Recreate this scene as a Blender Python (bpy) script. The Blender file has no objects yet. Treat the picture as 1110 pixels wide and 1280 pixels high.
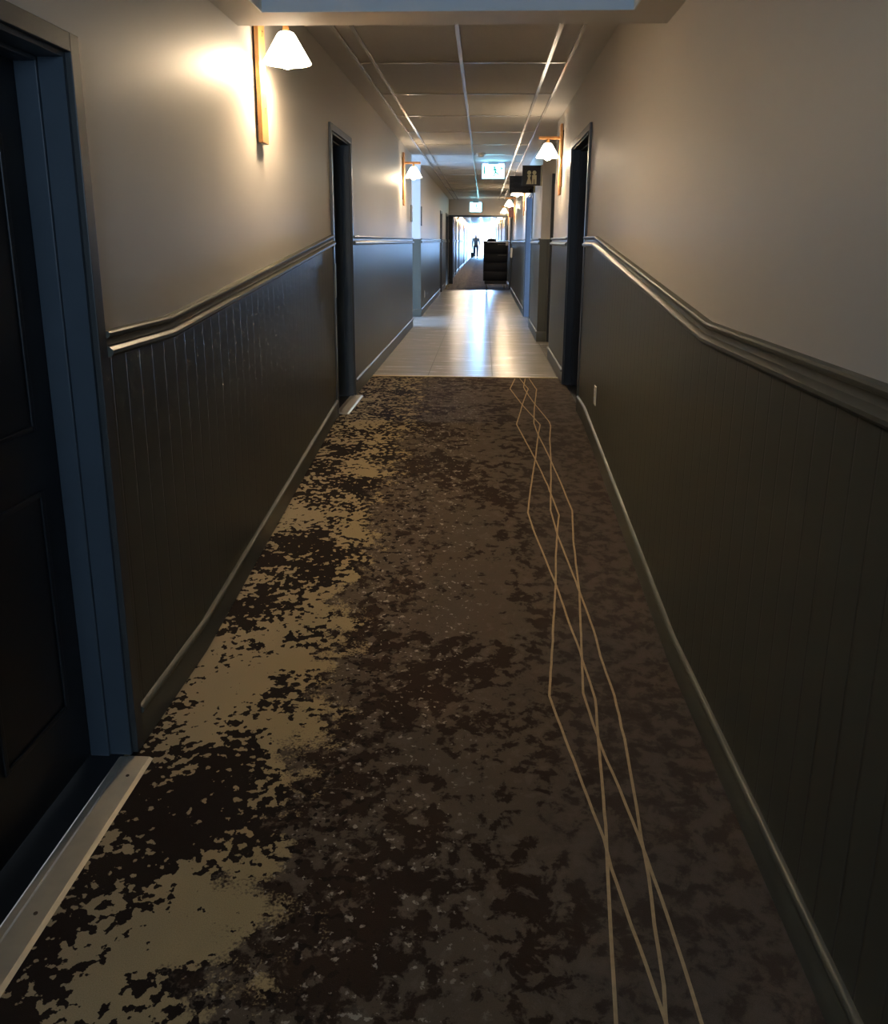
import bpy, bmesh, math, random
from mathutils import Vector, Matrix, noise as mnoise
random.seed(7)
SC = bpy.context.scene
COL = SC.collection

# ------------------------------------------------------------------ dimensions (metres)
XL, XR = -1.027, 0.720          # corridor wall faces
XR2 = 0.690                     # right wall face beyond the side passage
ZU = 0.278                      # upper floor level at the top of the ramp
Y1, Y2 = 2.662, 5.348           # foot and head of the ramp
KF = 0.10
ZC = 2.670                      # upper ceiling
ZTOP = 2.76
YB = -3.0                       # wall behind
YT = 7.26                       # carpet to tile
YK = 20.62                      # tile to far carpet
YH = 23.72                      # header with the open doors
YE = 66.0                       # far end
WT = 0.14                       # wall thickness


def fz(y, h=0.0):
    t = (y + KF * h - Y1) / (Y2 - Y1)
    return ZU * min(1.0, max(0.0, t))


# ------------------------------------------------------------------ materials
def new_mat(name):
    m = bpy.data.materials.new(name)
    m.use_nodes = True
    nt = m.node_tree
    return m, nt, nt.nodes, nt.links, nt.nodes['Principled BSDF']


def paint(name, col, rough=0.5, spec=0.5, var=0.04, scale=6.0, bump=0.0, bscale=180.0, metal=0.0, stretch=None):
    m, nt, N, L, b = new_mat(name)
    tc = N.new('ShaderNodeTexCoord')
    mp = N.new('ShaderNodeMapping')
    L.new(tc.outputs['Object'], mp.inputs[0])
    if stretch:
        mp.inputs['Scale'].default_value = stretch
    n = N.new('ShaderNodeTexNoise')
    n.inputs['Scale'].default_value = scale
    n.inputs['Detail'].default_value = 5
    L.new(mp.outputs[0], n.inputs['Vector'])
    mx = N.new('ShaderNodeMix'); mx.data_type = 'RGBA'
    mx.inputs[6].default_value = tuple(max(0, c * (1 - var * 2.5)) for c in col) + (1,)
    mx.inputs[7].default_value = tuple(min(1, c * (1 + var * 2.5)) for c in col) + (1,)
    L.new(n.outputs['Fac'], mx.inputs[0])
    L.new(mx.outputs[2], b.inputs['Base Color'])
    b.inputs['Roughness'].default_value = rough
    b.inputs['Specular IOR Level'].default_value = spec
    b.inputs['Metallic'].default_value = metal
    if bump:
        n2 = N.new('ShaderNodeTexNoise')
        n2.inputs['Scale'].default_value = bscale
        L.new(mp.outputs[0], n2.inputs['Vector'])
        bp = N.new('ShaderNodeBump')
        bp.inputs['Strength'].default_value = bump
        bp.inputs['Distance'].default_value = 0.002
        L.new(n2.outputs['Fac'], bp.inputs['Height'])
        L.new(bp.outputs[0], b.inputs['Normal'])
    return m


def emit(name, col, strength, base=None):
    m, nt, N, L, b = new_mat(name)
    b.inputs['Base Color'].default_value = (base or col) + (1,)
    b.inputs['Roughness'].default_value = 0.4
    b.inputs['Emission Color'].default_value = col + (1,)
    b.inputs['Emission Strength'].default_value = strength
    return m


def math_node(N, L, op, a, b=None, c=None, clamp=False):
    n = N.new('ShaderNodeMath'); n.operation = op; n.use_clamp = clamp
    for i, v in enumerate((a, b, c)):
        if v is None:
            continue
        if isinstance(v, (int, float)):
            n.inputs[i].default_value = v
        else:
            L.new(v, n.inputs[i])
    return n.outputs[0]


def sstep(N, L, v, lo, hi):
    n = N.new('ShaderNodeMapRange'); n.interpolation_type = 'SMOOTHSTEP'
    n.inputs['From Min'].default_value = lo
    n.inputs['From Max'].default_value = hi
    n.clamp = True
    L.new(v, n.inputs['Value'])
    return n.outputs['Result']


def mixc(N, L, f, a, b):
    n = N.new('ShaderNodeMix'); n.data_type = 'RGBA'
    if isinstance(f, (int, float)):
        n.inputs[0].default_value = f
    else:
        L.new(f, n.inputs[0])
    for i, v in ((6, a), (7, b)):
        if isinstance(v, tuple):
            n.inputs[i].default_value = v + (1,)
        else:
            L.new(v, n.inputs[i])
    return n.outputs[2]


def noise_tex(N, L, vec, scale, detail=6, rough=0.6, dist=0.0):
    n = N.new('ShaderNodeTexNoise')
    n.inputs['Scale'].default_value = scale
    n.inputs['Detail'].default_value = detail
    n.inputs['Roughness'].default_value = rough
    n.inputs['Distortion'].default_value = dist
    L.new(vec, n.inputs['Vector'])
    return n.outputs['Fac']


def wall_paint():
    m, nt, N, L, b = new_mat('greige wall paint')
    tc = N.new('ShaderNodeTexCoord')
    n1 = noise_tex(N, L, tc.outputs['Object'], 1.3, 4)
    c = mixc(N, L, n1, (0.56, 0.525, 0.475), (0.60, 0.56, 0.505))
    L.new(c, b.inputs['Base Color'])
    b.inputs['Roughness'].default_value = 0.5
    b.inputs['Specular IOR Level'].default_value = 0.35
    n2 = noise_tex(N, L, tc.outputs['Object'], 90, 3)
    bp = N.new('ShaderNodeBump'); bp.inputs['Strength'].default_value = 0.12
    bp.inputs['Distance'].default_value = 0.002
    L.new(n2, bp.inputs['Height']); L.new(bp.outputs[0], b.inputs['Normal'])
    return m


def wainscot_paint():
    m, nt, N, L, b = new_mat('dark grey beadboard paint')
    tc = N.new('ShaderNodeTexCoord')
    sp = N.new('ShaderNodeSeparateXYZ')
    L.new(tc.outputs['Object'], sp.inputs[0])
    # vertical bead grooves every 10 cm along the corridor
    s = math_node(N, L, 'ADD', sp.outputs['X'], sp.outputs['Y'])
    f = math_node(N, L, 'FRACT', math_node(N, L, 'DIVIDE', math_node(N, L, 'ADD', s, 50.0), 0.092))
    d = math_node(N, L, 'ABSOLUTE', math_node(N, L, 'SUBTRACT', f, 0.5))
    g = sstep(N, L, d, 0.0, 0.06)
    mp = N.new('ShaderNodeMapping'); mp.inputs['Scale'].default_value = (18, 18, 0.7)
    L.new(tc.outputs['Object'], mp.inputs[0])
    n1 = noise_tex(N, L, mp.outputs[0], 2.2, 6)
    c = mixc(N, L, n1, (0.062, 0.062, 0.046), (0.077, 0.077, 0.058))
    c2 = mixc(N, L, g, (0.044, 0.042, 0.034), c)
    L.new(c2, b.inputs['Base Color'])
    b.inputs['Roughness'].default_value = 0.44
    b.inputs['Specular IOR Level'].default_value = 0.42
    bp = N.new('ShaderNodeBump'); bp.inputs['Strength'].default_value = 0.3
    bp.inputs['Distance'].default_value = 0.003
    hh = math_node(N, L, 'ADD', g, math_node(N, L, 'MULTIPLY', n1, 0.06))
    L.new(hh, bp.inputs['Height']); L.new(bp.outputs[0], b.inputs['Normal'])
    return m


def carpet():
    m, nt, N, L, b = new_mat('patterned corridor carpet')
    tc = N.new('ShaderNodeTexCoord')
    v = tc.outputs['Object']
    sp = N.new('ShaderNodeSeparateXYZ'); L.new(v, sp.inputs[0])
    X = sp.outputs['X']
    at = N.new('ShaderNodeAttribute'); at.attribute_name = 'blot'
    sa = N.new('ShaderNodeSeparateXYZ'); L.new(at.outputs['Vector'], sa.inputs[0])
    A = noise_tex(N, L, v, 11.0, 6, 0.50, 0.0)
    A2 = noise_tex(N, L, v, 36.0, 4, 0.46, 0.0)
    B = noise_tex(N, L, v, 3.2, 5, 0.6)
    C = noise_tex(N, L, v, 16.0, 7, 0.64, 0.3)
    S = noise_tex(N, L, v, 46.0, 3, 0.55)
    S2 = noise_tex(N, L, v, 130.0, 2, 0.5)
    W = noise_tex(N, L, v, 420.0, 2, 0.5)
    # beige band along the west side, ragged border
    edge = math_node(N, L, 'ADD', X, math_node(N, L, 'MULTIPLY_ADD', B, 0.50, -0.25))
    edge = math_node(N, L, 'ADD', edge, math_node(N, L, 'MULTIPLY_ADD', A, 0.50, -0.25))
    edge = math_node(N, L, 'ADD', edge, math_node(N, L, 'MULTIPLY_ADD', S2, 0.30, -0.15))
    beige = sstep(N, L, edge, -0.46, -0.57)
    df = math_node(N, L, 'ADD', math_node(N, L, 'MULTIPLY', A, 0.42), math_node(N, L, 'MULTIPLY', A2, 0.58))
    df = math_node(N, L, 'ADD', df, sa.outputs['X'])
    dark = sstep(N, L, df, 0.486, 0.500)
    bc = mixc(N, L, B, (0.33, 0.25, 0.135), (0.40, 0.305, 0.165))
    bc = mixc(N, L, sstep(N, L, X, -1.0, -0.5), mixc(N, L, 0.5, bc, (0.34, 0.28, 0.20)), bc)
    left = mixc(N, L, dark, bc, (0.018, 0.012, 0.010))
    # dark brown to taupe middle
    cf = math_node(N, L, 'ADD', math_node(N, L, 'MULTIPLY', B, 0.35), math_node(N, L, 'MULTIPLY', C, 0.65))
    cf = math_node(N, L, 'ADD', cf, sa.outputs['Y'])
    tq = sstep(N, L, cf, 0.465, 0.512)
    mid = mixc(N, L, tq, (0.034, 0.021, 0.015), (0.105, 0.080, 0.058))
    tq2 = sstep(N, L, C, 0.57, 0.62)
    mid = mixc(N, L, math_node(N, L, 'MULTIPLY', tq2, 0.5), mid, (0.145, 0.115, 0.088))
    # pale flecks in the transition
    fl = sstep(N, L, math_node(N, L, 'ADD', S, math_node(N, L, 'MULTIPLY', C, 0.35)), 0.80, 0.85)
    zone = math_node(N, L, 'MULTIPLY', sstep(N, L, X, -0.75, -0.5), sstep(N, L, X, 0.12, -0.15))
    mid = mixc(N, L, math_node(N, L, 'MULTIPLY', math_node(N, L, 'MULTIPLY', fl, zone), 0.9), mid, (0.36, 0.31, 0.25))
    # plainer red taupe along the east side
    rt = mixc(N, L, sstep(N, L, C, 0.40, 0.58), (0.064, 0.049, 0.040), (0.105, 0.085, 0.071))
    rz = sstep(N, L, math_node(N, L, 'ADD', X, math_node(N, L, 'MULTIPLY_ADD', B, 0.6, -0.3)), 0.12, 0.42)
    mid = mixc(N, L, math_node(N, L, 'MULTIPLY', rz, 0.8), mid, rt)
    col = mixc(N, L, beige, mid, left)
    # dark clusters spill past the beige border
    spill = math_node(N, L, 'MULTIPLY', sstep(N, L, math_node(N, L, 'ADD', sa.outputs['X'], math_node(N, L, 'MULTIPLY_ADD', A2, 0.8, -0.4)), 0.075, 0.095), sstep(N, L, X, -0.1, -0.4))
    col = mixc(N, L, spill, col, (0.018, 0.012, 0.010))
    wv = math_node(N, L, 'MULTIPLY_ADD', W, 0.7, 0.65)
    mul = N.new('ShaderNodeMix'); mul.data_type = 'RGBA'; mul.blend_type = 'MULTIPLY'
    mul.inputs[0].default_value = 1.0
    L.new(col, mul.inputs[6]); L.new(wv, mul.inputs[7])
    L.new(mul.outputs[2], b.inputs['Base Color'])
    b.inputs['Roughness'].default_value = 0.95
    b.inputs['Specular IOR Level'].default_value = 0.12
    bp = N.new('ShaderNodeBump'); bp.inputs['Strength'].default_value = 0.35
    bp.inputs['Distance'].default_value = 0.003
    L.new(W, bp.inputs['Height']); L.new(bp.outputs[0], b.inputs['Normal'])
    return m


def tile_floor():
    m, nt, N, L, b = new_mat('glossy beige stone tile')
    tc = N.new('ShaderNodeTexCoord')
    v = tc.outputs['Object']
    sp = N.new('ShaderNodeSeparateXYZ'); L.new(v, sp.inputs[0])

    def joint(o, off, step, w):
        f = math_node(N, L, 'FRACT', math_node(N, L, 'DIVIDE', math_node(N, L, 'ADD', o, off), step))
        d = math_node(N, L, 'ABSOLUTE', math_node(N, L, 'SUBTRACT', f, 0.5))
        return math_node(N, L, 'GREATER_THAN', d, 0.5 - w / step)
    jx = joint(sp.outputs['X'], 30.0 + 0.5, 0.60, 0.0035)
    jy = joint(sp.outputs['Y'], 30.0 - 0.37, 0.60, 0.0025)
    j = math_node(N, L, 'MAXIMUM', jx, jy)
    mp = N.new('ShaderNodeMapping'); mp.inputs['Scale'].default_value = (0.8, 9.0, 1.0)
    L.new(v, mp.inputs[0])
    n1 = noise_tex(N, L, mp.outputs[0], 2.4, 7, 0.6)
    c = mixc(N, L, sstep(N, L, n1, 0.3, 0.7), (0.31, 0.285, 0.25), (0.40, 0.372, 0.33))
    c = mixc(N, L, j, c, (0.10, 0.085, 0.07))
    L.new(c, b.inputs['Base Color'])
    r = math_node(N, L, 'MULTIPLY_ADD', n1, 0.16, 0.17)
    L.new(math_node(N, L, 'ADD', r, math_node(N, L, 'MULTIPLY', j, 0.5)), b.inputs['Roughness'])
    b.inputs['Specular IOR Level'].default_value = 0.27
    bp = N.new('ShaderNodeBump'); bp.inputs['Strength'].default_value = 0.12
    bp.inputs['Distance'].default_value = 0.001
    hh = math_node(N, L, 'SUBTRACT', math_node(N, L, 'MULTIPLY', n1, 0.5), j)
    L.new(hh, bp.inputs['Height']); L.new(bp.outputs[0], b.inputs['Normal'])
    return m


def glass_mat():
    m, nt, N, L, b = new_mat('clear window glass')
    N.remove(b)
    t = N.new('ShaderNodeBsdfTransparent'); t.inputs[0].default_value = (0.93, 0.97, 1, 1)
    g = N.new('ShaderNodeBsdfGlossy'); g.inputs['Roughness'].default_value = 0.03
    mx = N.new('ShaderNodeMixShader'); mx.inputs[0].default_value = 0.06
    L.new(t.outputs[0], mx.inputs[1]); L.new(g.outputs[0], mx.inputs[2])
    L.new(mx.outputs[0], N['Material Output'].inputs['Surface'])
    return m


M = {}
M['wall'] = wall_paint()
M['wains'] = wainscot_paint()
M['trimg'] = paint('dark grey gloss trim paint', (0.090, 0.090, 0.070), 0.40, 0.5, 0.05, 9)
M['casing'] = paint('dark slate door frame paint', (0.055, 0.057, 0.056), 0.38, 0.5, 0.05, 9)
M['jamb'] = paint('blue grey door jamb paint', (0.060, 0.078, 0.098), 0.45, 0.4, 0.05, 9)
M['jambdaylit'] = paint('blue grey jamb with painted daylight', (0.17, 0.21, 0.26), 0.4, 0.4, 0.04, 9)  # jamb colour raised: daylight on this doorway is painted into it
M['leaf'] = paint('near black door paint', (0.018, 0.020, 0.024), 0.42, 0.35, 0.08, 8)
M['bluetrim'] = paint('blue grey ceiling trim', (0.68, 0.75, 0.80), 0.5, 0.4, 0.02, 8)
M['soffit'] = paint('beige drywall ceiling paint', (0.60, 0.565, 0.51), 0.6, 0.3, 0.02, 3, 0.1, 60)
M['ctile'] = paint('mineral ceiling tile', (0.58, 0.54, 0.475), 0.75, 0.2, 0.03, 40, 0.25, 260)
M['tee'] = paint('enamelled ceiling tee', (0.62, 0.58, 0.52), 0.22, 0.6, 0.01, 8)
M['carpet'] = carpet()
M['tile'] = tile_floor()
M['line'] = paint('tan carpet line', (0.47, 0.345, 0.20), 0.95, 0.1, 0.12, 60, 0.4, 420)
M['metal'] = paint('brushed aluminium threshold', (0.62, 0.57, 0.47), 0.36, 0.5, 0.05, 30, 0.1, 300, metal=0.6)
M['brass'] = paint('satin brass strip', (0.50, 0.38, 0.22), 0.35, 0.5, 0.05, 30, metal=0.8)
M['steel'] = paint('satin steel', (0.42, 0.42, 0.41), 0.3, 0.5, 0.03, 20, metal=0.9)
M['wood'] = paint('oiled oak', (0.52, 0.255, 0.085), 0.42, 0.4, 0.10, 5, 0.1, 60, stretch=(14, 14, 1.2))
M['slot'] = paint('dark screw slot', (0.03, 0.02, 0.015), 0.6)
M['shade'] = emit('glowing opal glass', (1.0, 0.84, 0.62), 3.0, (0.9, 0.88, 0.84))
M['shadeoff'] = paint('unlit grey glass', (0.42, 0.41, 0.38), 0.25, 0.5, 0.02)
M['bulb'] = emit('lit warm bulb', (1.0, 0.75, 0.47), 150.0, (0.9, 0.9, 0.9))
M['bulboff'] = paint('frosted bulb', (0.7, 0.68, 0.63), 0.3)
M['black'] = paint('matt black sign board', (0.012, 0.011, 0.011), 0.5, 0.35)
M['cream'] = paint('cream sign print', (0.60, 0.56, 0.36), 0.6)
M['dimprint'] = paint('faded grey sign print', (0.045, 0.042, 0.040), 0.6)
M['oliveply'] = paint('olive sign edge', (0.36, 0.32, 0.18), 0.55)
M['ivory'] = paint('ivory plastic', (0.66, 0.62, 0.50), 0.4)
M['white'] = paint('white plastic', (0.72, 0.72, 0.70), 0.4)
M['cover'] = paint('black vinyl cover', (0.008, 0.010, 0.016), 0.5, 0.25, 0.1, 14, 0.2, 90)
M['cartmetal'] = paint('dark cart frame', (0.02, 0.02, 0.02), 0.4, 0.4)
M['rubber'] = paint('grey caster rubber', (0.20, 0.19, 0.18), 0.5)
M['exit'] = emit('lit exit panel', (0.30, 0.80, 1.0), 2.6)
M['exitgreen'] = emit('green pictogram', (0.02, 0.55, 0.36), 0.10, (0.0, 0.10, 0.06))
M['exitglow'] = emit('added glow strip on the exit sign', (0.14, 0.52, 1.0), 6.0)  # emitter added for the blue glow on the ceiling
M['exitcase'] = paint('exit sign housing', (0.33, 0.42, 0.44), 0.4)
M['red'] = paint('faded red plastic', (0.34, 0.075, 0.085), 0.4)
M['glass'] = glass_mat()
M['frame'] = paint('pale window frame', (0.6, 0.62, 0.63), 0.4)
M['skin'] = paint('skin', (0.42, 0.27, 0.20), 0.55)
M['jacket'] = paint('grey jacket cloth', (0.34, 0.32, 0.36), 0.85, 0.2)
M['trousers'] = paint('dark navy trousers', (0.06, 0.065, 0.13), 0.85, 0.2)
M['hair'] = paint('dark hair', (0.03, 0.025, 0.022), 0.7)
M['pink'] = paint('dusty pink print', (0.45, 0.24, 0.30), 0.6)
M['plaque'] = paint('dark plaque', (0.06, 0.06, 0.06), 0.4)
M['plaqueface'] = paint('grey plaque lettering band', (0.20, 0.20, 0.20), 0.4)
M['greycard'] = paint('grey green lock plate', (0.24, 0.245, 0.20), 0.4)

# ------------------------------------------------------------------ mesh builder


class MB:
    def __init__(self):
        self.bm = bmesh.new()
        self.mats = []

    def mi(self, key):
        if key not in self.mats:
            self.mats.append(key)
        return self.mats.index(key)

    def quad(self, pts, key):
        vs = [self.bm.verts.new(p) for p in pts]
        f = self.bm.faces.new(vs)
        f.material_index = self.mi(key)
        return f

    def box(self, a, b, key, bev=0.0):
        x0, x1 = sorted((a[0], b[0])); y0, y1 = sorted((a[1], b[1])); z0, z1 = sorted((a[2], b[2]))
        V = [self.bm.verts.new((x, y, z)) for x in (x0, x1) for y in (y0, y1) for z in (z0, z1)]
        k = self.mi(key)
        fs = []
        for q in ((0, 1, 3, 2), (4, 6, 7, 5), (0, 4, 5, 1), (2, 3, 7, 6), (0, 2, 6, 4), (1, 5, 7, 3)):
            f = self.bm.faces.new([V[i] for i in q]); f.material_index = k; fs.append(f)
        if bev:
            es = list({e for f in fs for e in f.edges})
            r = bmesh.ops.bevel(self.bm, geom=es, offset=bev, segments=2, affect='EDGES', profile=0.5)
            for f in r['faces']:
                f.material_index = k
        return self

    def ring_loft(self, rings, key, closed=True, caps=True):
        k = self.mi(key)
        R = [[self.bm.verts.new(p) for p in r] for r in rings]
        n = len(R[0])
        for a, b in zip(R[:-1], R[1:]):
            for i in range(n if closed else n - 1):
                j = (i + 1) % n
                f = self.bm.faces.new((a[i], a[j], b[j], b[i])); f.material_index = k
        if caps and closed:
            f = self.bm.faces.new(list(reversed(R[0]))); f.material_index = k
            f = self.bm.faces.new(R[-1]); f.material_index = k
        return self

    def tube(self, p, q, r, key, n=16, r2=None):
        p, q = Vector(p), Vector(q)
        d = (q - p).normalized()
        u = d.orthogonal().normalized(); w = d.cross(u)
        r2 = r if r2 is None else r2
        mk = lambda c, rr: [c + (u * math.cos(t) + w * math.sin(t)) * rr for t in [2 * math.pi * i / n for i in range(n)]]
        return self.ring_loft([mk(p, r), mk(q, r2)], key)

    def lathe(self, c, prof, key, n=32):
        c = Vector(c)
        rings = [[c + Vector((r * math.cos(2 * math.pi * i / n), r * math.sin(2 * math.pi * i / n), z)) for i in range(n)] for r, z in prof]
        return self.ring_loft(rings, key)

    def prism(self, poly, axis, a, b, key):
        """poly: 2D points; extruded along axis 'X' or 'Y' from a to b."""
        def P(p, t):
            return (t, p[0], p[1]) if axis == 'X' else (p[0], t, p[1])
        return self.ring_loft([[P(p, a) for p in poly], [P(p, b) for p in poly]], key)

    def build(self, name, parent=None, smooth=False, loc=None):
        bmesh.ops.recalc_face_normals(self.bm, faces=self.bm.faces[:])
        me = bpy.data.meshes.new(name)
        self.bm.to_mesh(me); self.bm.free()
        for k in self.mats:
            me.materials.append(M[k])
        if smooth:
            for p_ in me.polygons:
                p_.use_smooth = True
            try:
                me.set_sharp_from_angle(angle=math.radians(40))
            except Exception:
                pass
        o = bpy.data.objects.new(name, me)
        COL.objects.link(o)
        if parent is not None:
            o.parent = parent
        if loc is not None:
            o.location = loc
        return o


def thing(name, label, cat, loc=(0, 0, 0), group=None, rz=0.0):
    o = bpy.data.objects.new(name, None)
    o.empty_display_size = 0.1
    COL.objects.link(o)
    o.location = loc
    o.rotation_euler[2] = rz
    tag(o, label, cat, group)
    return o


def tag(o, label=None, cat=None, group=None, kind=None):
    if label: o['label'] = label
    if cat: o['category'] = cat
    if group: o['group'] = group
    if kind: o['kind'] = kind
    return o


def struct(o, label=None):
    o['kind'] = 'structure'
    if label: o['label'] = label
    return o


# ------------------------------------------------------------------ floor
BE = [(-0.779, 5.325, 1), (-0.943, 3.853, 2), (-0.678, 4.468, 1), (-0.612, 3.634, 1), (-0.628, 3.013, 2), (-1.007, 2.664, 2), (-0.819, 2.805, 1), (-0.639, 2.621, 1.5), (-0.841, 2.389, 2), (-0.86, 2.242, 2), (-0.607, 2.13, 2), (-0.613, 1.572, 2), (-0.783, 1.423, 2), (-0.797, 1.304, 2), (-0.63, 1.432, 1.5), (-0.984, 6.094, 1), (-0.772, 2.573, 1.5)]
DK = [(-0.818, 4.807), (-0.965, 4.503), (-0.695, 4.241), (-0.942, 3.375), (-0.81, 3.523), (-0.681, 3.45), (-0.746, 3.224), (-0.9, 2.975), (-0.906, 2.823), (-0.841, 2.626), (-0.668, 2.753), (-0.684, 2.491), (-0.733, 2.291), (-0.963, 2.236), (-0.677, 1.988), (-0.855, 1.891), (-0.815, 1.734), (-0.702, 1.63), (-0.555, 1.72), (-0.889, 1.509), (-0.733, 1.483), (-0.9, 1.317), (-0.653, 1.311), (-0.866, 1.212), (-0.821, 1.39), (-0.674, 6.461), (-0.693, 5.528), (-0.719, 2.103), (-0.743, 1.819)]
TA = [(0.029, 4.823), (0.079, 3.26), (-0.01, 2.846), (-0.054, 6.235), (-0.002, 1.812), (0.037, 1.349), (-0.162, 3.913), (-0.142, 3.477), (-0.186, 2.993), (-0.442, 3.462)]
CD = [(-0.412, 4.519), (-0.382, 3.141), (0.184, 4.187), (0.03, 2.615), (0.132, 1.519), (-0.155, 1.597), (-0.387, 2.757), (-0.199, 2.35), (-0.424, 1.869), (-0.262, 1.416)]
LINES = [
 [(0.306, 7.2), (0.245, 6.684), (0.316, 6.008), (0.407, 5.331), (0.383, 5.139), (0.338, 4.701), (0.286, 4.258), (0.253, 3.924), (0.276, 3.679), (0.338, 3.204), (0.366, 2.916), (0.388, 2.716), (0.403, 2.414), (0.38, 2.175), (0.349, 1.814), (0.336, 1.702), (0.316, 1.527), (0.287, 1.263), (0.25, 0.9), (0.30, 0.4)],
 [(0.348, 7.221), (0.399, 6.674), (0.33, 6.119), (0.276, 5.608), (0.247, 5.334), (0.295, 4.981), (0.337, 4.68), (0.383, 4.274), (0.411, 3.899), (0.374, 3.609), (0.336, 3.204), (0.313, 2.994), (0.249, 2.422), (0.28, 2.185), (0.307, 1.971), (0.337, 1.761), (0.341, 1.665), (0.36, 1.497), (0.385, 1.286), (0.42, 0.9), (0.38, 0.4)],
 [(0.401, 7.208), (0.363, 6.751), (0.379, 6.462), (0.415, 6.035), (0.479, 5.4), (0.477, 5.309), (0.452, 5.056), (0.431, 4.685), (0.403, 4.328), (0.372, 3.953), (0.386, 3.665), (0.431, 3.176), (0.456, 2.867), (0.46, 2.688), (0.47, 2.437), (0.463, 2.196), (0.451, 2.004), (0.434, 1.767), (0.427, 1.642), (0.412, 1.5), (0.399, 1.35), (0.386, 1.268), (0.35, 0.9), (0.42, 0.4)],
 [(0.435, 7.211), (0.468, 6.654), (0.397, 5.818), (0.367, 5.354), (0.384, 5.097), (0.424, 4.723), (0.438, 4.556), (0.461, 4.301), (0.484, 3.955), (0.457, 3.629), (0.441, 3.338), (0.432, 3.146), (0.412, 2.931), (0.383, 2.617), (0.365, 2.446), (0.385, 2.147), (0.409, 1.953), (0.43, 1.767), (0.438, 1.643), (0.448, 1.518), (0.452, 1.4), (0.457, 1.272), (0.475, 0.9), (0.44, 0.4)],
]

f = MB()
bm = f.bm
lay = bm.verts.layers.float_vector.new('blot')


def blot(x, y):
    a = b = 0.0
    for cx, cy, s in BE:
        r = 0.075 + 0.035 * s
        a -= 0.11 * math.exp(-(((x - cx) / r) ** 2 + ((y - cy) / (r * 1.1)) ** 2))
    for cx, cy in DK:
        a += 0.085 * math.exp(-(((x - cx) / 0.10) ** 2 + ((y - cy) / 0.10) ** 2))
    for cx, cy in TA:
        b += 0.05 * math.exp(-(((x - cx) / 0.16) ** 2 + ((y - cy) / 0.24) ** 2))
    for cx, cy in CD:
        b -= 0.06 * math.exp(-(((x - cx) / 0.13) ** 2 + ((y - cy) / 0.18) ** 2))
    return (max(-0.12, min(0.09, a)) + 0.006, max(-0.07, min(0.06, b)), 0)


kc = f.mi('carpet')
ys = sorted(set([YB + 0.03 + i * 0.2 for i in range(int((0.9 - YB) / 0.2))] + [0.8 + i * 0.035 for i in range(int((YT - 0.8) / 0.035))] + [Y1, Y2, YT]))
xs = [XL - 0.02 + (XR - XL + 0.04) * i / 46 for i in range(47)]
grid = []
for y in ys:
    row = []
    for x in xs:
        v = bm.verts.new((x, y, fz(y)))
        v[lay] = blot(x, y)
        row.append(v)
    grid.append(row)
for i in range(len(ys) - 1):
    for j in range(len(xs) - 1):
        q = bm.faces.new((grid[i][j], grid[i][j + 1], grid[i + 1][j + 1], grid[i + 1][j])); q.material_index = kc
# woven tan lines of the carpet, a hair above the pile
W2 = 0.0042
for li, LN in enumerate(LINES):
    pts = []
    zl = 0.0012 + 0.0005 * li
    for (xa, ya), (xb, yb) in zip(LN[:-1], LN[1:]):
        n = max(1, int(abs(ya - yb) / 0.05))
        for i in range(n):
            t = i / n
            x, y = xa + (xb - xa) * t, ya + (yb - ya) * t
            x += 0.0022 * mnoise.noise(Vector((x * 9, y * 14, LN[0][0] * 50)))
            pts.append((x, y))
    pts.append(LN[-1])
    strip = [((x - W2, y, fz(y) + zl), (x + W2, y, fz(y) + zl)) for x, y in pts]
    for a, b_ in zip(strip[:-1], strip[1:]):
        f.quad((a[0], a[1], b_[1], b_[0]), 'line')
# tile area with the two side passages, far carpet
f.quad(((XL - 0.02, YT, ZU), (XR + 0.02, YT, ZU), (XR + 0.02, YK, ZU), (XL - 0.02, YK, ZU)), 'tile')
f.quad(((-4.2, 9.0, ZU), (XL - 0.02, 9.0, ZU), (XL - 0.02, 13.24, ZU), (-4.2, 13.24, ZU)), 'tile')
f.quad(((XR + 0.02, 8.45, ZU), (2.6, 8.45, ZU), (2.6, 10.04, ZU), (XR + 0.02, 10.04, ZU)), 'tile')
f.quad(((XL - 0.02, YK, ZU), (XR + 0.3, YK, ZU), (XR + 0.3, YE + 0.2, ZU), (XL - 0.02, YE + 0.2, ZU)), 'carpet')
# slabs of floor inside the door reveals
for x0, x1, y0, y1, z in ((XL - 0.3, XL - 0.02, 1.05, 2.1, 0.0), (XL - 0.3, XL - 0.02, 5.4, 6.4, ZU), (XR + 0.02, XR + 0.3, 5.7, 7.0, ZU),
                          (XR + 0.02, XR + 0.3, 11.7, 13.45, ZU), (XL - 0.3, XL - 0.02, 19.0, 19.8, ZU), (XR + 0.02, XR + 0.3, 19.9, 21.3, ZU)):
    f.quad(((x0, y0, z - 0.001), (x1, y0, z - 0.001), (x1, y1, z - 0.001), (x0, y1, z - 0.001)), 'leaf')
floor = struct(f.build('floor'), 'patterned dark carpet ramp, glossy beige tiles and far carpet')

s = MB()
s.box((XL + 0.018, YT - 0.022, ZU), (XR - 0.018, YT + 0.022, ZU + 0.006), 'brass', 0.002)
tag(s.build('transition_strip'), 'thin brass coloured strip where the dark carpet meets the beige tiles', 'floor strip')

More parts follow.
